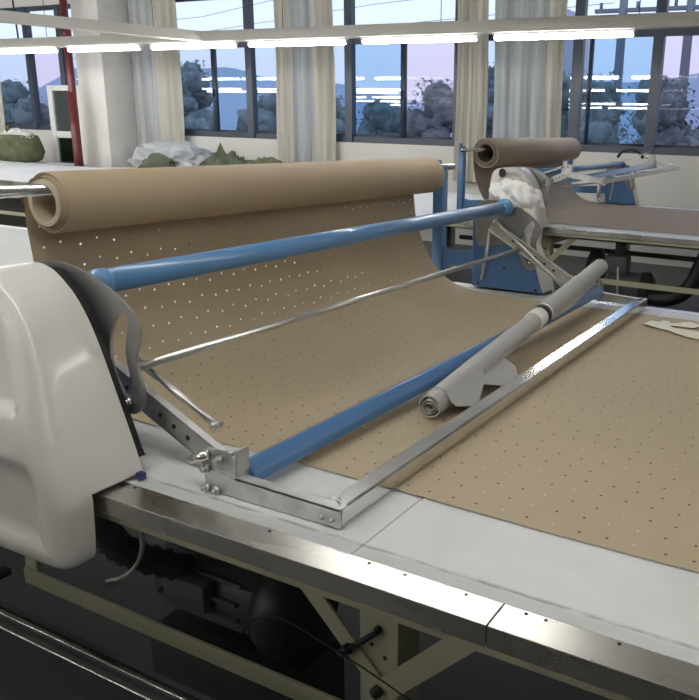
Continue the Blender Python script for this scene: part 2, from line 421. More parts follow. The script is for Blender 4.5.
# ------------------------------------------------------------------ cutting tables
def seg_plate(bm, p, q, w, y0, y1):
    """flat bar from p to q in the XZ plane"""
    d = Vector((q[0]-p[0], q[1]-p[1])).normalized(); n = Vector((-d.y, d.x))*w/2
    prism(bm, [(p[0]+n.x,p[1]+n.y),(q[0]+n.x,q[1]+n.y),(q[0]-n.x,q[1]-n.y),(p[0]-n.x,p[1]-n.y)], y0, y1)
SEAM = -.372
def table(label, y0, y1, x0, x1, seams, legs, legw=.078, dirt=True):
    t = thing('cutting_table', label, 'table', ((x0+x1)/2, (y0+y1)/2, 0))
    cuts = [x0]+seams+[x1]
    for a, b in zip(cuts, cuts[1:]):
        bm = BM(); box(bm, a+.0012, b-.0012, y0+.001, y1-.001, .822, .85, .0012)
        p = obj('tabletop_panel', bm, 'top' if dirt else 'bench', t)
    # near edge rail in lengths, with screws
    for side, (e0, e1) in enumerate(((y0-.060, y0), (y1, y1+.060))):
        rc = [x0, -2.3, SEAM, x1] if dirt else [x0, -3.9, -1.6, x1]
        for a, b in zip(rc, rc[1:]):
            bm = BM(); box(bm, a+.0008, b-.0008, e0, e1, .815, .8505, .0012)
            r = obj('edge_rail', bm, 'edge', t, 20)
            if dirt and side == 0:
                bm = BM()
                for x in [v for v in (-3,-2.6,-1.35,-1.12,-.80,-.60,-.535,-.43,-.335,-.305,-.2,0,.3,.7) if a < v < b]:
                    tube(bm, [(x, e1-.008, .850),(x, e1-.008, .8513)], .0028, 8)
                objs('rail_screw', bm, 'black', r)
        sgn = 1 if side == 0 else -1
        yb = e0+.02 if side == 0 else e1-.02
        bm = BM()
        prism(bm, [(yb-.006*sgn,.815),(yb-.006*sgn,.793),(yb-.0*sgn,.789),(yb+.05*sgn,.789),(yb+.05*sgn,.815)], x0, x1, 'yz')
        obj('apron', bm, 'beige', t)
    for yl, s in ((y0+.10, 1), (y1-.10, -1)):
        for lx in legs:
            bm = BM()
            prism(bm, [(lx,yl-.03*s),(lx+legw,yl-.03*s),(lx+legw,yl+.045*s),(lx+legw-.006,yl+.045*s),(lx+legw-.006,yl-.024*s),(lx+.006,yl-.024*s),(lx+.006,yl+.045*s),(lx,yl+.045*s)], .012, .785, 'xy')
            box(bm, lx-.02, lx+legw+.02, yl-.05, yl+.05, 0, .012)
            lg = obj('leg', bm, 'beige', t)
            yf = yl-.03*s
            bm = BM(); bolt(bm, (lx+.045*1, yf-.010*s, .555), (0,-s,0), .012, .012); bolt(bm, (lx+.040, yf, .672), (0,-s,0), .0075, .008)
            for hx, hz in ((.025,.635),(.052,.617)): tube(bm, [(lx+hx,yf,hz),(lx+hx,yf-.001*s,hz)], .004, 8)
            objs('leg_bolt', bm, 'dark', lg, 2)
            bm = BM()
            seg_plate(bm, (lx+.05,.552), (lx-.19,.79), .034, yf-.006*s, yf-.001*s)
            obj('brace', bm, 'beige', t)
            bm = BM()
            seg_plate(bm, (lx+.05,.552), (lx+.27,.775), .042, yf-.011*s, yf-.006*s)
            obj('brace', bm, 'beige', t)
        bm = BM(); box(bm, -1.62 if dirt else legs[0]-.02, legs[-1]+legw+.02, yl-.036 if s>0 else yl+.030, yl-.030 if s>0 else yl+.036, .452, .492)
        obj('lower_beam', bm, 'beige', t)
        if dirt:
            bm = BM(); box(bm, -1.62, -1.58, yl-.030*s, yl-.024*s, .455, .80); obj('beam_hanger', bm, 'beige', t)
    for lx in legs:
        bm = BM(); box(bm, lx+.02, lx+.06, y0+.08, y1-.08, .70, .78); obj('cross_member', bm, 'beige', t)
    return t
T1 = table('long white-topped cutting table in the foreground, under the near spreading machine', .893, 2.99, -6.6, 1.3, [-4.3,-2.47,-.641], [-5.1,-3.6,-2.25,-.673,.78])
T2 = table('second long cutting table behind, under the far spreading machine, near the windows', 5.45, 7.93, -15.4, 1.8, [-12,-9.6,-7.2,-4.8], [-13,-10.2,-8.2,-6.2,-4.2,-2.15,-.1], dirt=False)
# lever standing on the leg (dark handle), part of the table
bm = BM(); tube(bm, [(-.630,.955,.672),(-.655,.947,.650),(-.685,.945,.625)], [.005,.006,.005], 8); tube(bm, [(-.685,.945,.625),(-.703,.947,.607)], .0095, 10)
obj('lock_lever', bm, 'black', T1)

# power rail running beside the table under its edge
t = thing('power_rail', 'grooved dark aluminium power rail running low beside the near table, bottom left', 'rail', (-1,.80,.47))
bm = BM(); prism(bm, [(.775,.44),(.82,.44),(.82,.528),(.808,.528),(.808,.520),(.795,.520),(.795,.528),(.788,.528),(.788,.514),(.775,.514)], -3.4, 1.2, 'yz'); obj('rail_profile', bm, 'dark', t)
bm = BM(); box(bm, -3.4, 1.2, .7905, .7995, .528, .5315, .001); box(bm, -3.4, 1.2, .7725, .7775, .514, .517, .001); objs('contact_strip', bm, 'chrome', t)
bm = BM()
for x in (-3.56,-1.69,-.635,.82):
    box(bm, x-.015, x+.015, .80, .96, .455, .47)
objs('rail_bracket', bm, 'dark', t)

# suction motor under the near table
t = thing('suction_motor', 'dark finned suction motor with a ribbed black hose under the near table', 'motor', (-1.25,1.28,.28))
bm = BM(); lathe(bm, [(0,.06),(.02,.085),(.30,.085),(.33,.07)], (-1.42,1.22,.43), (1,0,0), 28)
for k in range(14):
    a = 2*PI*k/14; c, s = math.cos(a), math.sin(a)
    m_ = Matrix.Translation((-1.42,1.22,.43)) @ Matrix.Rotation(a, 4, 'X')
    box(bm, .04, .29, -.004, .004, .08, .098, 0, m_)
obj('motor_body', bm, 'motor_grey', t)
bm = BM(); lathe(bm, [(0,.05),(.0,.11),(.03,.125),(.07,.125),(.10,.10),(.10,.04)], (-1.08,1.22,.43), (1,0,0), 28); obj('fan_housing', bm, 'dark', t)
bm = BM(); box(bm, -1.33, -1.2, 1.10, 1.14, .42, .49, .005); obj('terminal_box', bm, 'motor_grey', t)
bm = BM()
pts = smooth_poly([(-1.385,1.0,.785),(-1.385,1.0,.70),(-1.378,1.0,.63),(-1.36,1.03,.57),(-1.30,1.14,.49)], 3)
q = []; rr = []
for i, p in enumerate(pts): q.append(p); rr.append(.036 if i % 2 else .029)
tube(bm, q, rr, 18); obj('ribbed_hose', bm, 'hose', t, 10)
bm = BM(); box(bm, -1.42, -.98, 1.12, 1.34, .0, .30, .01); obj('motor_stand', bm, 'dark', t)
t = obj('power_cable', tube(BM(), smooth_poly([(-1.232,.94,.80),(-1.235,.965,.74),(-1.24,.99,.67),(-1.27,1.0,.59),(-1.33,1.0,.53),(-1.40,1.0,.50),(-1.42,1.05,.46)],2), .0045, 8), 'cable')
tag(t, 'pale cable hanging in a curve below the edge of the near table', 'cable')
t = obj('thin_wire', tube(BM(), smooth_poly([(-1.1,1.1,.42),(-.9,.99,.60),(-.72,.93,.628),(-.6,.93,.60),(-.3,.93,.50)],2), .0016, 6), 'wire')
tag(t, 'thin dark wire strung past the leg of the near table', 'wire')

# blower under the second table
t = thing('blower_motor', 'dark blower motor hanging under the second table, seen above the end of the grey roll', 'motor', (-1.65,5.9,0))
bm = BM(); lathe(bm, [(0,.07),(.03,.12),(.28,.12),(.33,.09)], (-1.70,5.85,.40), (1,0,-.05), 26)
obj('motor_body', bm, 'motor_grey', t)
bm = BM(); lathe(bm, [(0,.10),(.03,.165),(.09,.165),(.12,.10)], (-1.86,5.85,.50), (1,0,0), 28); obj('fan_housing', bm, 'dark', t)
bm = BM(); lathe(bm, [(0,.09),(0,.128),(.055,.128),(.08,.1)], (-1.42,5.85,.388), (1,0,0), 26); obj('end_cover', bm, 'dark', t)
bm = BM(); box(bm, -1.70, -1.52, 5.72, 5.85, .50, .64, .02); tube(bm, [(-1.6,5.8,.64),(-1.6,5.8,.76)], .04, 12); obj('junction_box', bm, 'motor_grey', t)
bm = BM(); tube(bm, smooth_poly([(-1.58,5.70,.56),(-1.57,5.68,.45),(-1.56,5.68,.30),(-1.57,5.75,.14)],2), .009, 8); obj('cable', bm, 'cable', t)
bm = BM(); box(bm, -1.85, -1.35, 5.72, 5.98, 0, .27, .01); obj('motor_stand', bm, 'dark', t)
bm = BM(); pts = smooth_poly([(-.92,5.75,.78),(-.98,5.75,.62),(-1.02,5.75,.48),(-1.12,5.75,.37),(-1.28,5.78,.33),(-1.40,5.83,.36)], 4)
tube(bm, pts, [.062 if i % 2 else .055 for i in range(len(pts))], 16); obj('ribbed_hose', bm, 'black', t, 10)
t = obj('pipe_run', tube(BM(), [(-3.2,6.2,.60),(1.2,6.2,.60)], .02, 10), 'dark'); tag(t, 'thin dark pipe running level under the second table', 'pipe')

# ------------------------------------------------------------------ spreading machines
FAN = smooth_poly([(-1.465,1.165),(-1.45,1.222),(-1.41,1.236),(-1.365,1.237),(-1.314,1.231),(-1.26,1.213),(-1.21,1.188),(-1.166,1.156),(-1.158,1.12),(-1.174,1.085),(-1.178,1.06),(-1.168,1.036),(-1.160,1.008),(-1.165,.982),(-1.184,.960),(-1.206,.955),(-1.226,.968),(-1.25,1.02),(-1.29,1.06),(-1.34,1.055),(-1.40,1.04),(-1.455,1.04)],1,True)
SLOT = smooth_poly([(-1.206,1.160),(-1.232,1.132),(-1.246,1.09),(-1.246,1.05),(-1.232,1.010),(-1.212,.986),(-1.192,.996),(-1.190,1.012),(-1.200,1.05),(-1.204,1.085),(-1.192,1.125),(-1.186,1.148),(-1.193,1.160)],1,True)
PROF = [(-1.475,.725),(-1.48,.90),(-1.49,1.08),(-1.485,1.18),(-1.46,1.226),(-1.40,1.240),(-1.355,1.234),(-1.322,1.214),(-1.285,1.182),(-1.245,1.118),(-1.196,.990),(-1.148,.862),(-1.150,.82),(-1.153,.77),(-1.157,.735),(-1.172,.718),(-1.20,.714),(-1.42,.712)]
def resample(p, n):
    L_ = [0]
    m = len(p)
    for i in range(m): L_.append(L_[-1]+math.dist(p[i], p[(i+1)%m]))
    out = []; k = 0
    for i in range(n):
        s = L_[-1]*i/n
        while L_[k+1] < s: k += 1
        f = (s-L_[k])/max(1e-9, L_[k+1]-L_[k]); a = p[k]; b = p[(k+1)%m]
        out.append((a[0]+(b[0]-a[0])*f, a[1]+(b[1]-a[1])*f))
    return out
def inset(p, d):
    n = len(p); out = []
    for i in range(n):
        a = Vector(p[i-2]); b = Vector(p[(i+2)%n]); t = (b-a).normalized()
        out.append((p[i][0]+t.y*d, p[i][1]-t.x*d))
    return out
def sst(a, b, x): x = min(1, max(0, (x-a)/(b-a))); return x*x*(3-2*x)
def cover_mesh(yin, s, dx, back=0):
    """white housing: yin = inner face, s = direction outwards; lower lobe hangs outside the table edge"""
    bm = BM()
    base = resample(smooth_poly(PROF, 2, True), 160)
    cx, cz = -1.38, .98
    zc = .8575
    # inner shell over the table top
    up = [p for p in smooth_poly(PROF, 2, True)]
    n = 160
    def ring(pts, y, clip=False):
        r = []
        for p in pts:
            z = max(p[1], zc) if clip else p[1]
            yy = y(p) if callable(y) else y
            r.append(bm.verts.new((p[0]+dx, yin+s*yy, z)))
        return r
    def bridge(a, b):
        m = len(a)
        for i in range(m):
            try: bm.faces.new((a[i], a[(i+1)%m], b[(i+1)%m], b[i]))
            except ValueError: pass
    inner = [inset(base, .012)]
    r0 = ring(inner[0], .0, True); r1 = ring(base, .0, True); r2 = ring(base, .112, True)
    bridge(r0, r1); bridge(r1, r2)
    r3 = ring(base, .112); bridge(r2, r3)
    prev = r3
    for d, y in ((0,.134),(.001,.148),(.004,.159),(.010,.168),(.019,.174),(.032,.178),(.045,.179)):
        q = ring(inset(base, d), y); bridge(prev, q); prev = q
    # outer face drawn towards the centre, upper part dished
    for k in range(1, 15):
        f = 1-k/15
        b0 = inset(base, .045)
        pts = [(cx+(p[0]-cx)*f, cz+(p[1]-cz)*f) for p in b0]
        def yy(p, f=f):
            dish = sst(.985,.93,f)*sst(1.0,1.02,p[1])*.016 + sst(.97,.90,f)*sst(.93,.90,p[1])*.008
            return .179+.010*(1-f)-dish
        q = ring(pts, yy); bridge(prev, q); prev = q
    bm.faces.new(prev)
    r = ring(inner[0], .012, True); bridge(r0, r); bm.faces.new(r)
    bmesh.ops.remove_doubles(bm, verts=bm.verts, dist=1e-5)
    for v in bm.verts: v.co.y = yin+(v.co.y-yin)*(1-.28*sst(.90,1.22,v.co.z))
    if back:
        for v in bm.verts: v.co.x -= back*sst(-1.38,-1.49,v.co.x-dx)
    bmesh.ops.recalc_face_normals(bm, faces=bm.faces)
    return bm
def sh(pts, dx, dz=0): return [(x+dx, z+dz) for x, z in pts]
def spreader(label, yn, yf, dx, dz, pose, postx, gx, extra):
    t = thing('spreading_machine', label, 'spreading machine', (-1.3+dx, (yn+yf)/2, .85))
    # upper tube with flanges
    bm = BM(); tube(bm, [(-1.303+dx,yn+.0,1.199+dz),(-1.315+dx,yf+.0,1.211+dz)], .0245, 24); o = obj('upper_tube', bm, 'blue_tube', t)
    bm = BM()
    for y, s in ((yn+.005,1),(yf,-1)): lathe(bm, [(0,.0262),(.012*s,.0262),(.014*s,.026),(.02*s,.026),(.024*s,.0255)] if s > 0 else [(0,.036),(-.014,.036),(-.016,.030),(-.05,.030),(-.055,.0255)], (-1.303+dx if s > 0 else -1.315+dx,y,(1.200 if s > 0 else 1.211)+dz), (0,1,0), 24)
    bmesh.ops.recalc_face_normals(bm, faces=bm.faces); objs('tube_flange', bm, 'blue_tube', o)
    P_ = pose
    bm = BM(); tube(bm, [(P_['rodn'][0]+dx,yn+.01,P_['rodn'][1]+dz),(P_['rodf'][0]+dx,yf-.03,P_['rodf'][1]+dz)], .0085, 16); obj('guide_rod', bm, 'rod', t)
    # blue angled bar between the brackets
    bn, bf = P_['barn'], P_['barf']; prof = [(-.024,.013),(-.006,.018),(.016,-.003),(.019,-.020),(-.021,-.020)]
    bm = BM(); A = [bm.verts.new((bn[0]+dx+a,yn+.0,bn[1]+dz+b)) for a,b in prof]; B = [bm.verts.new((bf[0]+dx+a,yf+.01,bf[1]+dz+b)) for a,b in prof]
    for i in range(5): bm.faces.new((A[i],A[(i+1)%5],B[(i+1)%5],B[i]))
    bm.faces.new(A); bm.faces.new(B); bmesh.ops.recalc_face_normals(bm, faces=bm.faces)
    bmesh.ops.bevel(bm, geom=list(bm.edges), offset=.0025, segments=1, affect='EDGES')
    obj('blue_cross_bar', bm, 'blue', t)
    for side, (y, s) in enumerate(((yn,1),(yf,-1))):     # s = +1: near side, inwards is +y
        k = 'n' if side == 0 else 'f'
        # fan shaped steel plate with its slot
        bm = BM(); prism(bm, [sh(FAN,dx,dz), sh(SLOT,dx,dz)], y-.022*s, y-.016*s); pl = obj('side_plate', bm, 'plate', t, 25)
        bm = BM(); bolt(bm, (-1.200+dx,y-.023*s if side==0 else y-.015*s,.985+dz), (0,-s,0), .008, .008)
        bolt(bm, (-1.200+dx,y-.014*s,.985+dz), (0,s,0), .008, .008); objs('slot_bolt', bm, 'chrome', pl, 2)
        # black filler standing for the shade in the gap behind the cover
        core = sh([(max(p[0],-1.43)-(.010 if side == 0 else .03), min(max(p[1],.885),1.225 if side == 0 else 1.2)) for p in resample(smooth_poly(PROF,2,True),60)], dx, dz)
        bm = BM(); prism(bm, core, y-.049*s, y-(.030 if side == 0 else .034)*s); obj('gap_shade', bm, 'black', t)
        # white cover
        bm = cover_mesh(y-.050*s, -s, dx, 0 if dx == 0 else .10)
        if dz:
            for v in bm.verts: v.co.z += dz*sst(.86,1.0,v.co.z)
        cv = obj('housing_cover', bm, 'cover', t, 50)
        bm = BM()
        if side == 0:
            tube(bm, [(-1.186+dx,y-.085,.939),(-1.180+dx,y-.085,.938)], .004, 8); tube(bm, [(-1.45+dx,y-.232,.80),(-1.45+dx,y-.236,.80)], .005, 8)
        lathe(bm, [(0,.012),(.003,.012)], (-1.45+dx,y-.20*s,1.12+dz), (0,-s,0), 12)
        objs('cover_screw', bm, 'dark', cv)
        # blue inner base plate, running wheels
        k_ = .085 if side == 0 else 0
        bp = sh([(-1.47,.862),(-1.475,1.20),(-1.44,1.215),(-1.30-k_*.8,1.205),(-1.235-k_,1.02),(-1.19-k_,.985),(-1.14-k_,.862)], dx)
        bm = BM(); prism(bm, bp, y-.032*s, y-.024*s); b_ = obj('base_plate', bm, 'blue', t)
        bm = BM()
        for bx, bz in ((-1.32,.95),(-1.17-k_,.875),(-1.44,.875)): bolt(bm, (bx+dx,y-.024*s,bz), (0,s,0), .006, .004)
        objs('plate_bolt', bm, 'dark', b_, 2)
        # roll post with cross plate and cradle
        px = postx; yp = y-.10 if side == 0 else y
        bm = BM(); box(bm, px-.024, px+.024, yp-.024, yp+.024, .862, 1.345+dz, .003); po = obj('roll_post', bm, 'blue', t)
        bm = BM(); box(bm, px-.022, px-.006, yp-.02, yp+.02, 1.34+dz, 1.39+dz, .003); box(bm, px+.006, px+.022, yp-.02, yp+.02, 1.34+dz, 1.37+dz, .003); objs('roll_cradle', bm, 'blue', po)
        cp = [(px,1.03),(px+.03,1.022),(px+.08,1.012),(px+.13,1.015),(-1.45+dx,1.035),(-1.45+dx,.955),(px+.12,.945),(px+.07,.945),(px+.03,.92),(px,.905)]
        bm = BM(); prism(bm, cp, yp-.006, yp+.000); obj('cross_plate', bm, 'blue', t)
        # links
        la, lb = P_['link'+k]; la = (la[0]+dx,la[1]+dz); lb = (lb[0]+dx,lb[1]+dz)
        yl = y+.012*s
        bm = BM(); seg_plate(bm, la, lb, .044, yl, yl+.006*s)
        d = Vector((lb[0]-la[0], lb[1]-la[1])).normalized(); nn = Vector((-d.y,d.x))
        for w in (-.022,.022):
            a = (la[0]+nn.x*w, la[1]+nn.y*w); b = (lb[0]+nn.x*w, lb[1]+nn.y*w); seg_plate(bm, a, b, .004, yl, yl+.016*s)
        bmesh.ops.recalc_face_normals(bm, faces=bm.faces); lk = obj('link_arm', bm, 'zinc', t)
        bm = BM()
        for f in (.25,.38,.50,.60,.70):
            p = (la[0]+(lb[0]-la[0])*f, la[1]+(lb[1]-la[1])*f)
            y0_ = yl-.0015*s if side == 0 else yl+.006*s
            tube(bm, [(p[0],y0_,p[1]),(p[0],y0_+.0025*s,p[1])], .0052, 10)
        objs('link_hole', bm, 'black', lk)
        ra, rb = P_['rod'+k+'2']; ra = (ra[0]+dx,ra[1]+dz); rb = (rb[0]+dx,rb[1]+dz)
        bm = BM(); yr = y+.03*s; tube(bm, [(ra[0],yr,ra[1]),(rb[0],yr,rb[1])], .0068, 12); ro = obj('tie_rod', bm, 'rod', t)
        bm = BM()
        for p in (ra, rb): tube(bm, [(p[0],yr-.010*s,p[1]),(p[0],yr+.007*s,p[1])], .0075, 10); bolt(bm, (p[0],yr+.007*s,p[1]), (0,s,0), .006, .006)
        objs('rod_pin', bm, 'zinc', ro, 3)
        # bracket with spacers and bolts
        b0 = P_['brk'+k]; bx, bz = b0[0]+dx, b0[1]+dz
        yb = y-.032*s
        bm = BM()
        prism(bm, [(bx-.045,bz+.005),(bx-.030,bz+.030),(bx+.020,bz+.034),(bx+.036,bz+.024),(bx+.036,bz-.052),(bx-.036,bz-.052),(bx-.040,bz-.02)], yb-.003*s, yb+.003*s)
        box(bm, bx+.032, bx+.036, min(yb,yb+.035*s), max(yb,yb+.035*s), bz-.05, bz+.036, .001)
        bmesh.ops.recalc_face_normals(bm, faces=bm.faces); br = obj('bracket', bm, 'zinc', t)
        bm = BM(); tube(bm, [(bx-.065,yb-.010*s,bz+.002),(bx-.02,yb-.010*s,bz+.022)], .0085, 14); obj('spacer_bolt', bm, 'chrome', br)
        bm = BM()
        for ox, oz in ((-.028,-.008),(-.030,-.045),(-.006,-.045),(.004,.016)): bolt(bm, (bx+ox,yb-.003*s,bz+oz), (0,-s,0), .0075, .010, .003)
        tube(bm, [(bx+.004,yb+.004*s,bz+.022),(bx+.03,yb+.004*s,bz+.032)], .006, 10)
        objs('bracket_bolt', bm, 'zinc', br, 2)
        # guard arm, tapering channel
        g = gx[k]; ga = [(bx-.02,bz-.005),(bx+.036,bz-.014),(g[0]+dx+.0,g[1]+dz+.034),(g[0]+dx,g[1]+dz),(bx-.03,bz-.052)]
        bm = BM(); prism(bm, ga, yb-.004*s, yb+.0*s)
        A = [(bx+.036,bz-.014),(g[0]+dx,g[1]+dz+.034)]
        v = [bm.verts.new(p) for p in ((A[0][0],yb-.004*s,A[0][1]),(A[1][0],yb-.004*s,A[1][1]),(A[1][0],yb+.020*s,A[1][1]),(A[0][0],yb+.020*s,A[0][1]))]
        v2 = [bm.verts.new(p.co-Vector((0,0,.003))) for p in v]; bm.faces.new(v); bm.faces.new(v2[::-1])
        for i in range(4): bm.faces.new((v[i],v2[i],v2[(i+1)%4],v[(i+1)%4]))
        bmesh.ops.recalc_face_normals(bm, faces=bm.faces); ar = obj('guard_arm', bm, 'zinc', t)
        bm = BM()
        for ox in (-.035,-.014): bolt(bm, (g[0]+dx+ox,yb-.004*s,g[1]+dz+.012), (0,-s,0), .005, .003)
        bolt(bm, (g[0]+dx-.018,yb+.02*s,g[1]+dz+.034), (0,0,1), .004, .006)
        objs('arm_bolt', bm, 'zinc', ar, 2)
        # vertical strut behind the bar (levelling rod)
        bm = BM(); tube(bm, [(-1.375+dx,y+.012*s,1.11+dz),(-1.405+dx,y+.012*s,.90)], .0085, 10); obj('levelling_rod', bm, 'zinc', t)
    # guard bar lying across the table
    gn, gf = gx['n'], gx['f']; w, h = .042, .034
    bm = BM(); A = []; B = []
    prof = [(-w,0),(0,0),(0,h),(-w,h)]
    A = [bm.verts.new((gn[0]+dx+a,yn-.031,gn[1]+dz+b)) for a,b in prof]; B = [bm.verts.new((gf[0]+dx+a,yf+.055,gf[1]+dz+b)) for a,b in prof]
    for i in range(4): bm.faces.new((A[i],A[(i+1)%4],B[(i+1)%4],B[i]))
    bm.faces.new(A); bm.faces.new(B); bmesh.ops.recalc_face_normals(bm, faces=bm.faces)
    bmesh.ops.bevel(bm, geom=[e for e in bm.edges], offset=.0035, segments=3, affect='EDGES')
    gb = obj('guard_bar', bm, 'mirror', t)
    bm = BM(); X = gf[0]+dx-w/2; Y = yf+.022; Z = gf[1]+dz+h+.0005
    ov = [(X+.009*math.cos(a), Y+(.016 if math.sin(a)>0 else -.016)+.009*math.sin(a)) for a in (2*PI*k/20 for k in range(20))]
    prism(bm, ov, Z-.001, Z+.0006, 'xy'); obj('end_slot', bm, 'black', gb)
    extra(t)
    return t
def ex1(t):
    # roll bar through the paper core, ends in the cradles
    bm = BM(); tube(bm, [(-1.615,.80,1.352),(-1.625,3.06,1.360)], .0135, 16); obj('roll_bar', bm, 'chrome', t)
    bm = BM(); box(bm, -1.145, -1.130, .908, .922, .8515, .866, .003); obj('wiper_block', bm, 'blue_tag', t)
pose1 = dict(rodn=(-1.20,1.045), rodf=(-1.235,1.046), barn=(-.932,.889), barf=(-.888,.915),
             linkn=((-1.34,1.035),(-.985,.868)), linkf=((-1.37,1.135),(-.955,.905)),
             rodn2=((-1.245,1.05),(-1.035,.95)), rodf2=((-1.345,1.155),(-.96,.862)),
             brkn=(-.965,.905), brkf=(-.925,.915))
SM1 = spreader('large blue and white fabric spreading machine astride the near cutting table', .98, 2.95, 0, 0, pose1, -1.625, {'n':(-.700,.8545),'f':(-.702,.8585)}, ex1)
def ex2(t):
    bm = BM(); tube(bm, [(-2.72,5.26,1.382),(-2.74,7.98,1.41)], .0135, 12); obj('roll_bar', bm, 'chrome', t)
    bm = BM()
    c = (-2.36,5.13,1.235)
    prism(bm, [(c[0]+.022*math.cos(a), c[2]+.032*math.sin(a)) for a in (2*PI*k/20 for k in range(20))], 5.225, 5.20)
    obj('cover_slot', bm, 'black', t)
    bm = BM()
    pts = [(-2.15+.13*math.cos(a), 7.86, 1.30+.10*math.sin(a)) for a in [PI*(.05+.9*k/16) for k in range(17)]]
    tube(bm, pts, .016, 10); obj('hoop_handle', bm, 'black', t)
    # hanging pin at the end of the raised arm, as the photo shows
    bm = BM(); tube(bm, [(-1.70,5.45,1.20),(-1.70,5.45,1.09)], .014, 8); obj('lock_pin', bm, 'zinc', t)
pose2 = dict(rodn=(-1.12,1.10), rodf=(-1.12,1.10), barn=(-1.02,1.165), barf=(-.98,1.215),
             linkn=((-1.28,1.10),(-1.04,1.205)), linkf=((-1.28,1.14),(-1.02,1.24)),
             rodn2=((-1.34,1.16),(-1.06,1.26)), rodf2=((-1.32,1.24),(-1.05,1.34)),
             brkn=(-1.04,1.235), brkf=(-1.02,1.28))
SM2 = spreader('smaller-looking second spreading machine with raised arms, on the table by the windows', 5.45, 7.80, -.90, .04, pose2, -2.765, {'n':(-.76,1.145),'f':(-.74,1.185)}, ex2)

# ------------------------------------------------------------------ paper rolls with their unrolled sheets
def paper_roll(label, c0, c1, r0, r1, path, ya, yb, sheet_m, roll_m, flat_u):
    t = thing('paper_roll', label, 'paper roll', c0)
    ax = Vector(c1)-Vector(c0); L_ = ax.length
    bm = BM()
    lathe(bm, [(0,.052*r0/.068),(.006,.056*r0/.068),(0.0,.057*r0/.068),(.010,.060*r0/.068),(.004,r0-.002),(.008,r0),(L_*.5,(r0+r1)/2),(L_-.004,r1),(L_,r1-.003),(L_,.05)], c0, ax, 56, True)
    bmesh.ops.recalc_face_normals(bm, faces=bm.faces); obj('rolled_paper', bm, roll_m, t, 40)
    bm = BM(); lathe(bm, [(-.006,.040*r0/.068),(-.006,.0515*r0/.068),(L_+.003,.049*r0/.068),(L_+.003,.040*r0/.068)], c0, ax, 40, True)
    bmesh.ops.recalc_face_normals(bm, faces=bm.faces); obj('core', bm, 'core' if roll_m == 'roll' else 'core2', t)
    # sheet
    bm = BM(); uv = bm.loops.layers.uv.new('UVMap')
    pts = [path[0]]; s = [0]
    pp = smooth_poly(path, 3)
    u = [0]
    for a, b in zip(pp, pp[1:]): u.append(u[-1]+math.dist(a, b))
    ny = 48; rows = []
    for (x, z), uu in zip(pp, u):
        row = []
        for j in range(ny+1):
            y = ya+(yb-ya)*j/ny
            h = min(1, max(0, (z-.858)/.12)) * (1-sst(1.25,1.32,z))
            w = .010*noise.noise(Vector((y*1.6, z*2.5, 3.3)))*h
            e = .0012*noise.noise(Vector((x*2.2, y*2.6, 1.0))) + .0012
            row.append((bm.verts.new((x+w+(c1[0]-c0[0])*(j/ny)*sst(.86,1.2,z), y+(.004*math.sin(x*5) if j in (0,) else 0), z+(e if z < .87 else 0))), uu, y))
        rows.append(row)
    for a, b in zip(rows, rows[1:]):
        for j in range(ny):
            q = (a[j], b[j], b[j+1], a[j+1])
            try: f = bm.faces.new([v[0] for v in q])
            except ValueError: continue
            for lp, v in zip(f.loops, q): lp[uv].uv = (v[1], v[2])
    bmesh.ops.recalc_face_normals(bm, faces=bm.faces)
    obj('unrolled_sheet', bm, sheet_m, t, 80)
    return t
path1 = [(-1.655,1.375),(-1.684,1.35),(-1.690,1.31),(-1.690,1.26),(-1.683,1.19),(-1.672,1.11),(-1.650,1.03),(-1.61,.955),(-1.555,.900),(-1.48,.868),(-1.38,.8525)] + [(-1.38+.2*k, .8515) for k in range(1,14)]
u1 = sum(math.dist(a,b) for a, b in zip(path1[:8], path1[1:9]))
M['sheet1'] = paper('perforated_kraft', (.45,.365,.245), True, u1)
paper_roll('long brown perforated paper roll on the near machine, its sheet spread over the near table', (-1.612,1.115,1.324), (-1.640,2.885,1.328), .068, .072, path1, 1.118, 2.885, 'sheet1', 'roll', u1)
path2 = [(-2.745,1.465),(-2.79,1.43),(-2.808,1.36),(-2.80,1.25),(-2.76,1.10),(-2.68,.97),(-2.58,.89),(-2.45,.862),(-2.30,.8545)] + [(-2.3+.35*k,.8535) for k in range(1,12)]
M['sheet2'] = paper('plain_kraft', (.37,.29,.215), False)
paper_roll('second brown paper roll behind, between blue posts near the windows, sheet on the far table', (-2.70,5.63,1.358), (-2.715,7.66,1.385), .116, .112, path2, 5.63, 7.72, 'sheet2', 'roll2', 9e9)

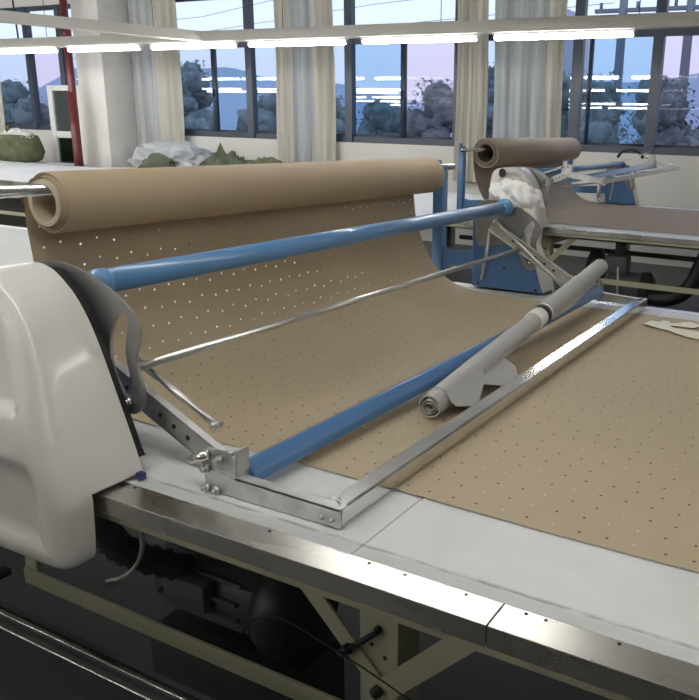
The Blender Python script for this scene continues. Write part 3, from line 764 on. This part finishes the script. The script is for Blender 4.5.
# ------------------------------------------------------------------ grey fabric roll lying on the machine
def grey_roll():
    a = Vector((-.822,1.462,.8885)); b = Vector((-.912,3.02,.995)); ax = (b-a); L_ = ax.length; t0 = ax.normalized()
    t = thing('fabric_roll', 'roll of grey vinyl fabric with a black band, leaning along the blue cross bar', 'fabric roll', a)
    R = .029
    # outer layers: thick shell
    bm = BM(); prof = []
    def rad(d): return R*(1+.06*math.sin(d*5)+(.06 if d > .95*L_/1.56 else 0))
    ds = [L_*i/24 for i in range(25)]
    outer = [(d, rad(d)*(1.0 if d > .05 else .97)) for d in ds]
    lathe(bm, [(L_*.02,R*.80),(0,R*.83),(0,R*.96)]+outer[1:]+[(L_,R*.7)], a, ax, 30, False)
    bm.faces.ensure_lookup_table()
    bmesh.ops.delete(bm, geom=[f for f in bm.faces if len(f.verts) > 4 and (f.calc_center_median()-a).length < .2], context='FACES')
    bmesh.ops.recalc_face_normals(bm, faces=bm.faces)
    obj('outer_layers', bm, 'fabric', t, 60)
    # spiral inner layers seen at the near end
    bm = BM(); u = t0.orthogonal().normalized(); s = t0.cross(u); r0 = None; n = 90
    A = []; B = []; A2 = []; B2 = []
    for i in range(n+1):
        th = i/n*2*PI*2.6; r = R*(.80-.45*i/n)*(1+.08*math.sin(th*1.5)); dirv = u*math.cos(th)+s*math.sin(th)*(.85)
        A.append(bm.verts.new(a+t0*(-.004+.003*math.sin(th))+dirv*r)); B.append(bm.verts.new(a+t0*.30+dirv*r))
        A2.append(bm.verts.new(a+t0*(-.004+.003*math.sin(th))+dirv*(r-.0022))); B2.append(bm.verts.new(a+t0*.30+dirv*(r-.0022)))
    for i in range(n):
        bm.faces.new((A[i],A[i+1],B[i+1],B[i])); bm.faces.new((A2[i],B2[i],B2[i+1],A2[i+1])); bm.faces.new((A[i],A2[i],A2[i+1],A[i+1]))
    obj('inner_spiral', bm, 'fabric_in', t, 60)
    bm = BM(); tube(bm, [a+t0*.05, a+t0*.06], R*.82, 20); obj('black_disc', bm, 'black', t)  # black disc set inside the near end of the roll
    # black band and pale tape beside it
    f = .505
    bm = BM(); lathe(bm, [(L_*f,R*1.0),(L_*f,R*1.16),(L_*f+.034,R*1.16),(L_*f+.034,R*1.0)], a, ax, 30); obj('band', bm, 'black', t)['label'] = 'black strap around the roll'
    bm = BM(); lathe(bm, [(L_*f+.034,R*1.0),(L_*f+.034,R*1.12),(L_*f+.085,R*1.14),(L_*f+.085,R*1.0)], a, ax, 30)
    lathe(bm, [(L_*f-.06,R*1.0),(L_*f-.06,R*1.10),(L_*f,R*1.12),(L_*f,R*1.0)], a, ax, 30); objs('tape', bm, 'cloth', t)
    # loose outer wrap: grid in (distance along roll, angle, radius), coming off on the side away from the blue bar
    side = Vector((1,0,0)); side = (side-t0*side.dot(t0)).normalized(); up = side.cross(t0).normalized()
    if up.z < 0: up = -up
    def flap(name, d0, d1, fn, thick=.0015):
        bm = BM(); nu, nv = 14, 18; g = []
        for i in range(nu+1):
            fu = i/nu; row = []
            for j in range(nv+1):
                fv = j/nv; row.append(bm.verts.new(fn(fu, fv)))
            g.append(row)
        for i in range(nu):
            for j in range(nv): bm.faces.new((g[i][j],g[i+1][j],g[i+1][j+1],g[i][j+1]))
        o = obj(name, bm, 'fabric', t, 80)
        m = o.modifiers.new('thick','SOLIDIFY'); m.thickness = thick
        return o
    def wrap(d, th, r): return a+t0*d+(up*math.cos(th)+side*math.sin(th))*r
    # near flap: wraps over the top then stands off as a pointed corner
    def f1(fu, fv):
        d = .045+.20*fu
        L2 = .028+.075*(1-abs(fu-.5)/.6)
        arc = 1.25*R; s_ = fv*(arc+L2*(.55 if fu < .04 else 1))
        if s_ < arc: return wrap(d, s_/R-.25, R*1.05)
        th = 1.0; p = wrap(d, th, R*1.05); e = s_-arc
        tang = (side*math.cos(th)-up*math.sin(th)*.75).normalized()
        q = p+tang*e*.72+up*e*e*1.2 - t0*e*.35
        q.z = max(q.z, .859); return q
    flap('loose_flap', 0, 0, f1)
    def f2(fu, fv):
        d = .20+.20*fu; arc = 1.9*R; L2 = .006+.085*(1-abs(fu-.62)/.64)
        s_ = fv*(arc+L2)
        if s_ < arc: return wrap(d, s_/R-.1, R*1.035)
        th = 1.8; p = wrap(d, th, R*1.035); e = s_-arc
        q = p+(side*.85-up*.5)*e; q.z = max(q.z, .858+.012*fu); return q
    flap('loose_flap', 0, 0, f2)
    def f3(fu, fv):
        d = .84+.42*fu; arc = 2.5*R; L2 = .004+.012*math.sin(PI*fu)
        s_ = fv*(arc+L2)
        if s_ < arc: return wrap(d, s_/R-.5, R*1.10)
        th = 2.1; p = wrap(d, th, R*1.10); e = s_-arc
        q = p+(side*.35-up*.95)*e; q.z = max(q.z, .859); return q
    flap('loose_edge', 0, 0, f3)
grey_roll()

# white scraps
bm = BM()
out = [(-.640,2.70),(-.625,2.775),(-.595,2.765),(-.590,2.80),(-.568,2.80),(-.556,2.765),(-.500,2.83),(-.445,2.79),(-.47,2.745),(-.55,2.735),(-.53,2.70),(-.44,2.68),(-.36,2.69),(-.28,2.66),(-.30,2.60),(-.40,2.585),(-.46,2.60),(-.56,2.665)]
prism(bm, out, .8572, .8582, 'xy')
bmesh.ops.subdivide_edges(bm, edges=bm.edges, cuts=3)
for v in bm.verts: v.co.z += .006*max(0, noise.noise(v.co*14))
t = obj('paper_scrap', bm, 'white_scrap'); tag(t, 'torn white paper scrap lying on the brown sheet at the right edge', 'paper scrap')

# crumpled white cloth over the far housing of the near machine
bm = BM(); bmesh.ops.create_icosphere(bm, subdivisions=5, radius=1)
for v in bm.verts:
    n_ = v.co.copy(); k = 1+.16*noise.noise(n_*1.5)+.26*abs(noise.noise(Vector((n_.x*3.2,n_.y*2,n_.z*1.2))+Vector((4,1,2))))-.10*abs(noise.noise(n_*3.6))-.04
    x, y, z = n_.x*k, n_.y*k, n_.z*k
    z = max(z, -.30+.12*noise.noise(n_*4))
    v.co = Vector((-1.318+x*.112-(.03*z), 3.085+y*.125, 1.235+z*.078))
t = obj('white_cloth', bm, 'cloth', None, 70); tag(t, 'crumpled white cloth draped over the far end housing of the near machine', 'cloth')

# ------------------------------------------------------------------ things by the window wall
for bx0, bx1, lb in ((-15.6,-11.85,'pale bench at the far left below the window, carrying the olive sack'),(-11.05,-7.0,'pale bench behind the long brown roll, carrying the plastic bundle and cloth heaps')):
    t = thing('storage_bench', lb, 'bench', ((bx0+bx1)/2,8.6,0))
    bm = BM(); box(bm, bx0, bx1, 8.15, 9.1, .76, .80, .005); obj('bench_top', bm, 'bench', t)
    for x in (bx0+.1, (bx0+bx1)/2, bx1-.16):
        for y in (8.22, 9.0):
            bm = BM(); box(bm, x, x+.06, y, y+.06, 0, .76); obj('leg', bm, 'beige', t)
def lump(name, m, c, r, seed, rough=.25, freq=1.5, flat=-.6, sub=4, par=None):
    bm = BM(); bmesh.ops.create_icosphere(bm, subdivisions=sub, radius=1)
    o_ = Vector((seed*3.1, seed*1.7, seed))
    for v in bm.verts:
        n_ = v.co.copy(); k = 1+rough*noise.noise(n_*freq+o_)+rough*.5*noise.noise(n_*freq*2.7+o_)
        p = n_*k; p.z = max(p.z, flat)
        v.co = Vector((c[0]+p.x*r[0], c[1]+p.y*r[1], c[2]+p.z*r[2]))
    return obj(name, bm, m, par, 60)
sk = thing('sack', 'bulging olive sack with white scraps in its open mouth, at the left by the window', 'sack', (-13.3,8.75,.8))
bm = BM(); lathe(bm, [(0,.27),(.05,.35),(.18,.40),(.30,.38),(.41,.33),(.45,.29),(.44,.26),(.36,.22)], (-13.02,8.62,.80), (0,0,1), 30)
for v in bm.verts: v.co += Vector((.04,.04,.02))*noise.noise(v.co*4)
obj('sack_body', bm, 'olive', sk, 60)
for i, (x, z) in enumerate(((-13.18,1.24),(-13.0,1.28),(-12.84,1.24))): lump('scrap_bundle', 'cloth', (x,8.62,z), (.13,.13,.07), 20+i, .6, 3, par=sk)
lump('scrap_bundle', 'olive2', (-13.13,8.55,1.33), (.05,.04,.07), 33, .7, 3, par=sk)
t = lump('plastic_bundle', 'plastic', (-9.45,8.62,.96), (.72,.36,.30), 3, .30, 2, -.5, 5); tag(t, 'large bundle wrapped in crumpled milky plastic, in front of the two-tone curtain', 'bundle')
t = lump('cloth_heap', 'olive2', (-9.25,8.24,.88), (.34,.10,.20), 5, .35, 2); tag(t, 'small olive cloth heap in front of the milky plastic bundle', 'cloth heap')
t = lump('cloth_heap', 'olive2', (-8.25,8.62,.90), (.42,.22,.20), 8, .5, 2.6); tag(t, 'dark olive cloth heap with a raised corner, right of the plastic bundle', 'cloth heap')
bm = BM()
v = [bm.verts.new(p) for p in ((-8.52,8.55,.98),(-8.22,8.6,.98),(-8.40,8.62,1.28),(-8.48,8.72,.98))]
for f in ((0,1,2),(1,3,2),(3,0,2),(0,3,1)): bm.faces.new([v[i] for i in f])
bmesh.ops.subdivide_edges(bm, edges=bm.edges, cuts=3)
for q in bm.verts: q.co += Vector((.03,.02,.02))*noise.noise(q.co*9)
obj('raised_corner', bm, 'olive2', t, 60)
t = lump('cloth_heap', 'olive', (-7.55,8.62,.89), (.28,.22,.20), 11, .35, 2); tag(t, 'low olive cloth heap at the right end of the bench, left of the middle curtain', 'cloth heap')
# glass-fronted cabinet
cb = thing('glass_cabinet', 'white-framed cabinet with two dark glass panels, left of the red pipe', 'cabinet', (-12.45,9.3,0))
bm = BM(); box(bm, -12.86, -12.02, 9.22, 9.50, 0, 2.06, .005); obj('cabinet_body', bm, 'cab_in', cb)
bm = BM()
for a, b, c, d in ((-12.88,-12.76,.0,2.09),(-12.12,-12.0,.0,2.09)): box(bm, a, b, 9.16, 9.22, c, d, .004)
for c, d in ((.0,.1),(1.22,1.33),(2.0,2.09)): box(bm, -12.78, -12.1, 9.165, 9.22, c, d, .004)
obj('cabinet_frame', bm, 'white_frame', cb)
for c, d in ((.1,1.22),(1.33,2.0)):
    bm = BM(); box(bm, -12.77, -12.11, 9.185, 9.195, c, d); obj('glass_panel', bm, 'g_cab', cb, 0)
# red pipe
rp = thing('red_pipe', 'dark red upright pipe standing in front of the white column', 'pipe', (-11.66,8.72,0))
bm = BM(); tube(bm, [(-11.63,8.72,0),(-11.63,8.72,ZC)], .058, 20); obj('pipe', bm, 'red', rp)
bm = BM(); tube(bm, [(-11.57,8.66,0),(-11.57,8.66,1.95)], .07, 20); obj('lower_pipe', bm, 'red', rp)
bm = BM(); tube(bm, [(-11.63,8.72,2.75),(-11.63,8.72,2.95)], .074, 20); obj('coupling', bm, 'red', rp)
t = obj('hanging_cable', tube(BM(), smooth_poly([(-11.2,7.6,ZC),(-11.22,7.6,3.2),(-11.18,7.6,2.6),(-11.2,7.6,2.45)],2), .012, 8), 'wire'); tag(t, 'dark cable hanging from the ceiling before the left window', 'cable')
t = obj('paper_notice', box(BM(), -11.62, -11.30, 8.938, 8.9485, 1.86, 1.90), 'white_frame'); tag(t, 'small pale paper strip stuck on the white column', 'notice')

# ------------------------------------------------------------------ outside
GZ = -4.0
bm = BM(); v = [bm.verts.new(p) for p in ((-400,YW+1,GZ),(200,YW+1,GZ),(200,500,GZ),(-400,500,GZ))]; bm.faces.new(v); o = obj('ground', bm, 'ground', None, 0); o['kind'] = 'structure'
bm = BM(); pr = []
n = 90
for i in range(n+1):
    x = -420+560*i/n; h = 20+10*math.sin(i*.11+1)+7*noise.noise(Vector((i*.12,0,0)))+ (9 if i < 50 else 0)*sst(0,20,50-i)
    pr.append((x, h))
A = [bm.verts.new((x, 330, h)) for x, h in pr]; B = [bm.verts.new((x, 250, GZ)) for x, h in pr]; D = [bm.verts.new((x, 430, GZ)) for x, h in pr]
for i in range(n): bm.faces.new((B[i],B[i+1],A[i+1],A[i])); bm.faces.new((A[i],A[i+1],D[i+1],D[i]))
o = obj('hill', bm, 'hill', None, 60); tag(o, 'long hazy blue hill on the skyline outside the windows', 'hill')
def tree(x, y, h, w, seed, label):
    t = thing('tree', label, 'tree', (x,y,GZ), 'trees outside the windows')
    bm = BM(); tube(bm, [(x,y,GZ),(x+.1,y,GZ+h*.4),(x,y,GZ+h*.7)], [.16,.12,.06], 8); obj('trunk', bm, 'bark', t)
    rnd = random.Random(seed); bm = BM()
    for k in range(30):
        f = k/29; a = rnd.uniform(0,2*PI); rr = rnd.uniform(.15,.75)*w*(1.05-.85*f); zz = GZ+h*(.18+.74*f); s = w*rnd.uniform(.20,.34)*(1.15-.5*f)
        r = bmesh.ops.create_icosphere(bm, subdivisions=3, radius=1)['verts']
        o_ = Vector((seed, k, 0))
        for v in r:
            q = v.co.copy(); kk = 1+.35*noise.noise(q*2+o_)+.28*noise.noise(q*6+o_)
            v.co = Vector((x+rr*math.cos(a)+q.x*kk*s, y+rr*math.sin(a)+q.y*kk*s, zz+q.z*kk*s*.85))
    # leaf tufts so the outline is ragged
    for k in range(1800):
        a = rnd.uniform(0,2*PI); f = rnd.uniform(0,1); wz = w*(.80-.52*f)*rnd.uniform(.6,1.05); zz = GZ+h*(.12+.86*f)
        c = Vector((x+wz*math.cos(a), y+wz*math.sin(a), zz)); s = rnd.uniform(.04,.11)
        vs = [bm.verts.new(c+Vector((rnd.uniform(-s,s),rnd.uniform(-s,s),rnd.uniform(-s,s)))) for _ in range(3)]
        bm.faces.new(vs)
    obj('crown', bm, 'leaf', t, 179)
TR = [(-33,22,7.2,2.4,'bushy tree seen through the left window beside the curtain'),
      (-30.2,24,6.7,2.0,'lower tree seen through the left window beside the cabinet'),
      (-19.7,19,7.6,1.5,'narrow pointed tree seen in the pane right of the two-tone curtain'),
      (-18.0,21,6.8,2.2,'low tree seen through the middle of the second window'),
      (-15.3,20,6.6,2.0,'low tree seen just left of the middle curtain'),
      (-13.0,20,6.5,1.9,'low tree seen in the blue pane right of the middle curtain'),
      (-11.2,20,7.1,1.7,'tall bushy tree seen in the lavender pane, its left crown'),
      (-9.5,20,7.5,1.7,'tallest bushy tree seen in the lavender pane, left of the narrow curtain'),
      (-8.0,21,7.3,1.8,'tree seen in the gap between the two right-hand curtains'),
      (-6.5,20,7.3,1.7,'tree seen right of the wide pale curtain'),
      (-4.6,19,7.0,1.8,'low tree seen in the blue pane at the right'),
      (-2.9,19,7.2,1.7,'tree seen in the right-hand pane beside the window post'),
      (-1.1,20,7.5,2.0,'tree seen at the right edge of the picture')]
for i, (x, y, h, w, lb) in enumerate(TR):
    k = (1, 1.22, 1.45)[i % 3]; h2 = (h+GZ-1.5)*k+1.5-GZ
    tree(x*k, y*k, h2, w*k*1.3, i+1, lb)
# distant apartment block
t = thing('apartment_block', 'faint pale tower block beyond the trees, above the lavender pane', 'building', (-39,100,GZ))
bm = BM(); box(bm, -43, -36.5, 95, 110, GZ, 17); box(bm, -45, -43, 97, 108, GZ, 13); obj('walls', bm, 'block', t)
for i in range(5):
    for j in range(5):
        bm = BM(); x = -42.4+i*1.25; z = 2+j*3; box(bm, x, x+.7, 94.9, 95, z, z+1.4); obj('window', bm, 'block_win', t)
# H-frame power pole
t = thing('power_pole', 'twin concrete power pole with a crossarm, seen through the right window', 'power pole', (-7.7,28,GZ))
X0, X1 = (-8.35,-6.05)
for x in (X0, X1):
    bm = BM(); tube(bm, [(x,28,GZ),(x,28,6.5)], [.22,.14], 12); obj('pole', bm, 'pole', t)
bm = BM(); box(bm, X0-1.0, X1+1.2, 27.9, 28.1, 5.72, 5.84); obj('crossarm', bm, 'pole', t)
bm = BM()
for x in (X0-.8, X0+.5, X0+1.2, X0+1.8, X1+.9): tube(bm, [(x,28,5.84),(x,28,6.05)], .06, 8)
objs('insulator', bm, 'pole', t)
for k, (z0, z1) in enumerate(((5.2,6.2),(5.9,7.1),(6.6,8.2))):
    t = obj('power_line', tube(BM(), [(-40,30,z0-.4),(-30,30,z0),(-20,30,z1-.35),(-9,29,z1)], .011, 6), 'pole')
    tag(t, ('lowest','middle','topmost')[k]+' of the power lines crossing the sky in the second window', 'power line', 'power lines outside')

# ------------------------------------------------------------------ world, camera
w = bpy.data.worlds.new('dusk_sky'); S.world = w; w.use_nodes = True
n = w.node_tree.nodes; l = w.node_tree.links; bg = n['Background']
tc = n.new('ShaderNodeTexCoord'); sp = n.new('ShaderNodeSeparateXYZ'); l.new(tc.outputs['Generated'], sp.inputs[0])
rp_ = n.new('ShaderNodeValToRGB'); l.new(sp.outputs['Z'], rp_.inputs[0])
e = rp_.color_ramp.elements; e[0].position = 0; e[0].color = (.50,.53,.66,1); e[1].position = .4; e[1].color = (.60,.72,.90,1)
q = rp_.color_ramp.elements.new(.10); q.color = (.58,.64,.79,1)
l.new(rp_.outputs[0], bg.inputs[0]); bg.inputs['Strength'].default_value = 1.6

cam = bpy.data.cameras.new('camera'); co = bpy.data.objects.new('camera', cam); C.objects.link(co)
yaw, pit, rol = -4.64436957e-01, 2.74673934e-01, -3.18190145e-02
fw = Vector((math.cos(pit)*math.sin(yaw), math.cos(pit)*math.cos(yaw), -math.sin(pit)))
r_ = Vector((math.cos(yaw), -math.sin(yaw), 0)); d_ = fw.cross(r_)
rx = r_*math.cos(rol)+d_*math.sin(rol); dn = -r_*math.sin(rol)+d_*math.cos(rol)
R3 = Matrix((rx, -dn, -fw)).transposed()
co.matrix_world = Matrix.Translation((0,0,1.5)) @ R3.to_4x4()
cam.sensor_fit = 'HORIZONTAL'; cam.sensor_width = 36; cam.lens = 766.4*36/699
cam.shift_x = -(466-349.5)/700; cam.shift_y = 0; cam.clip_start = .05; cam.clip_end = 1000
S.camera = co
S.view_settings.view_transform = 'Standard'; S.view_settings.look = 'None'; S.view_settings.gamma = 1; S.view_settings.exposure = .05
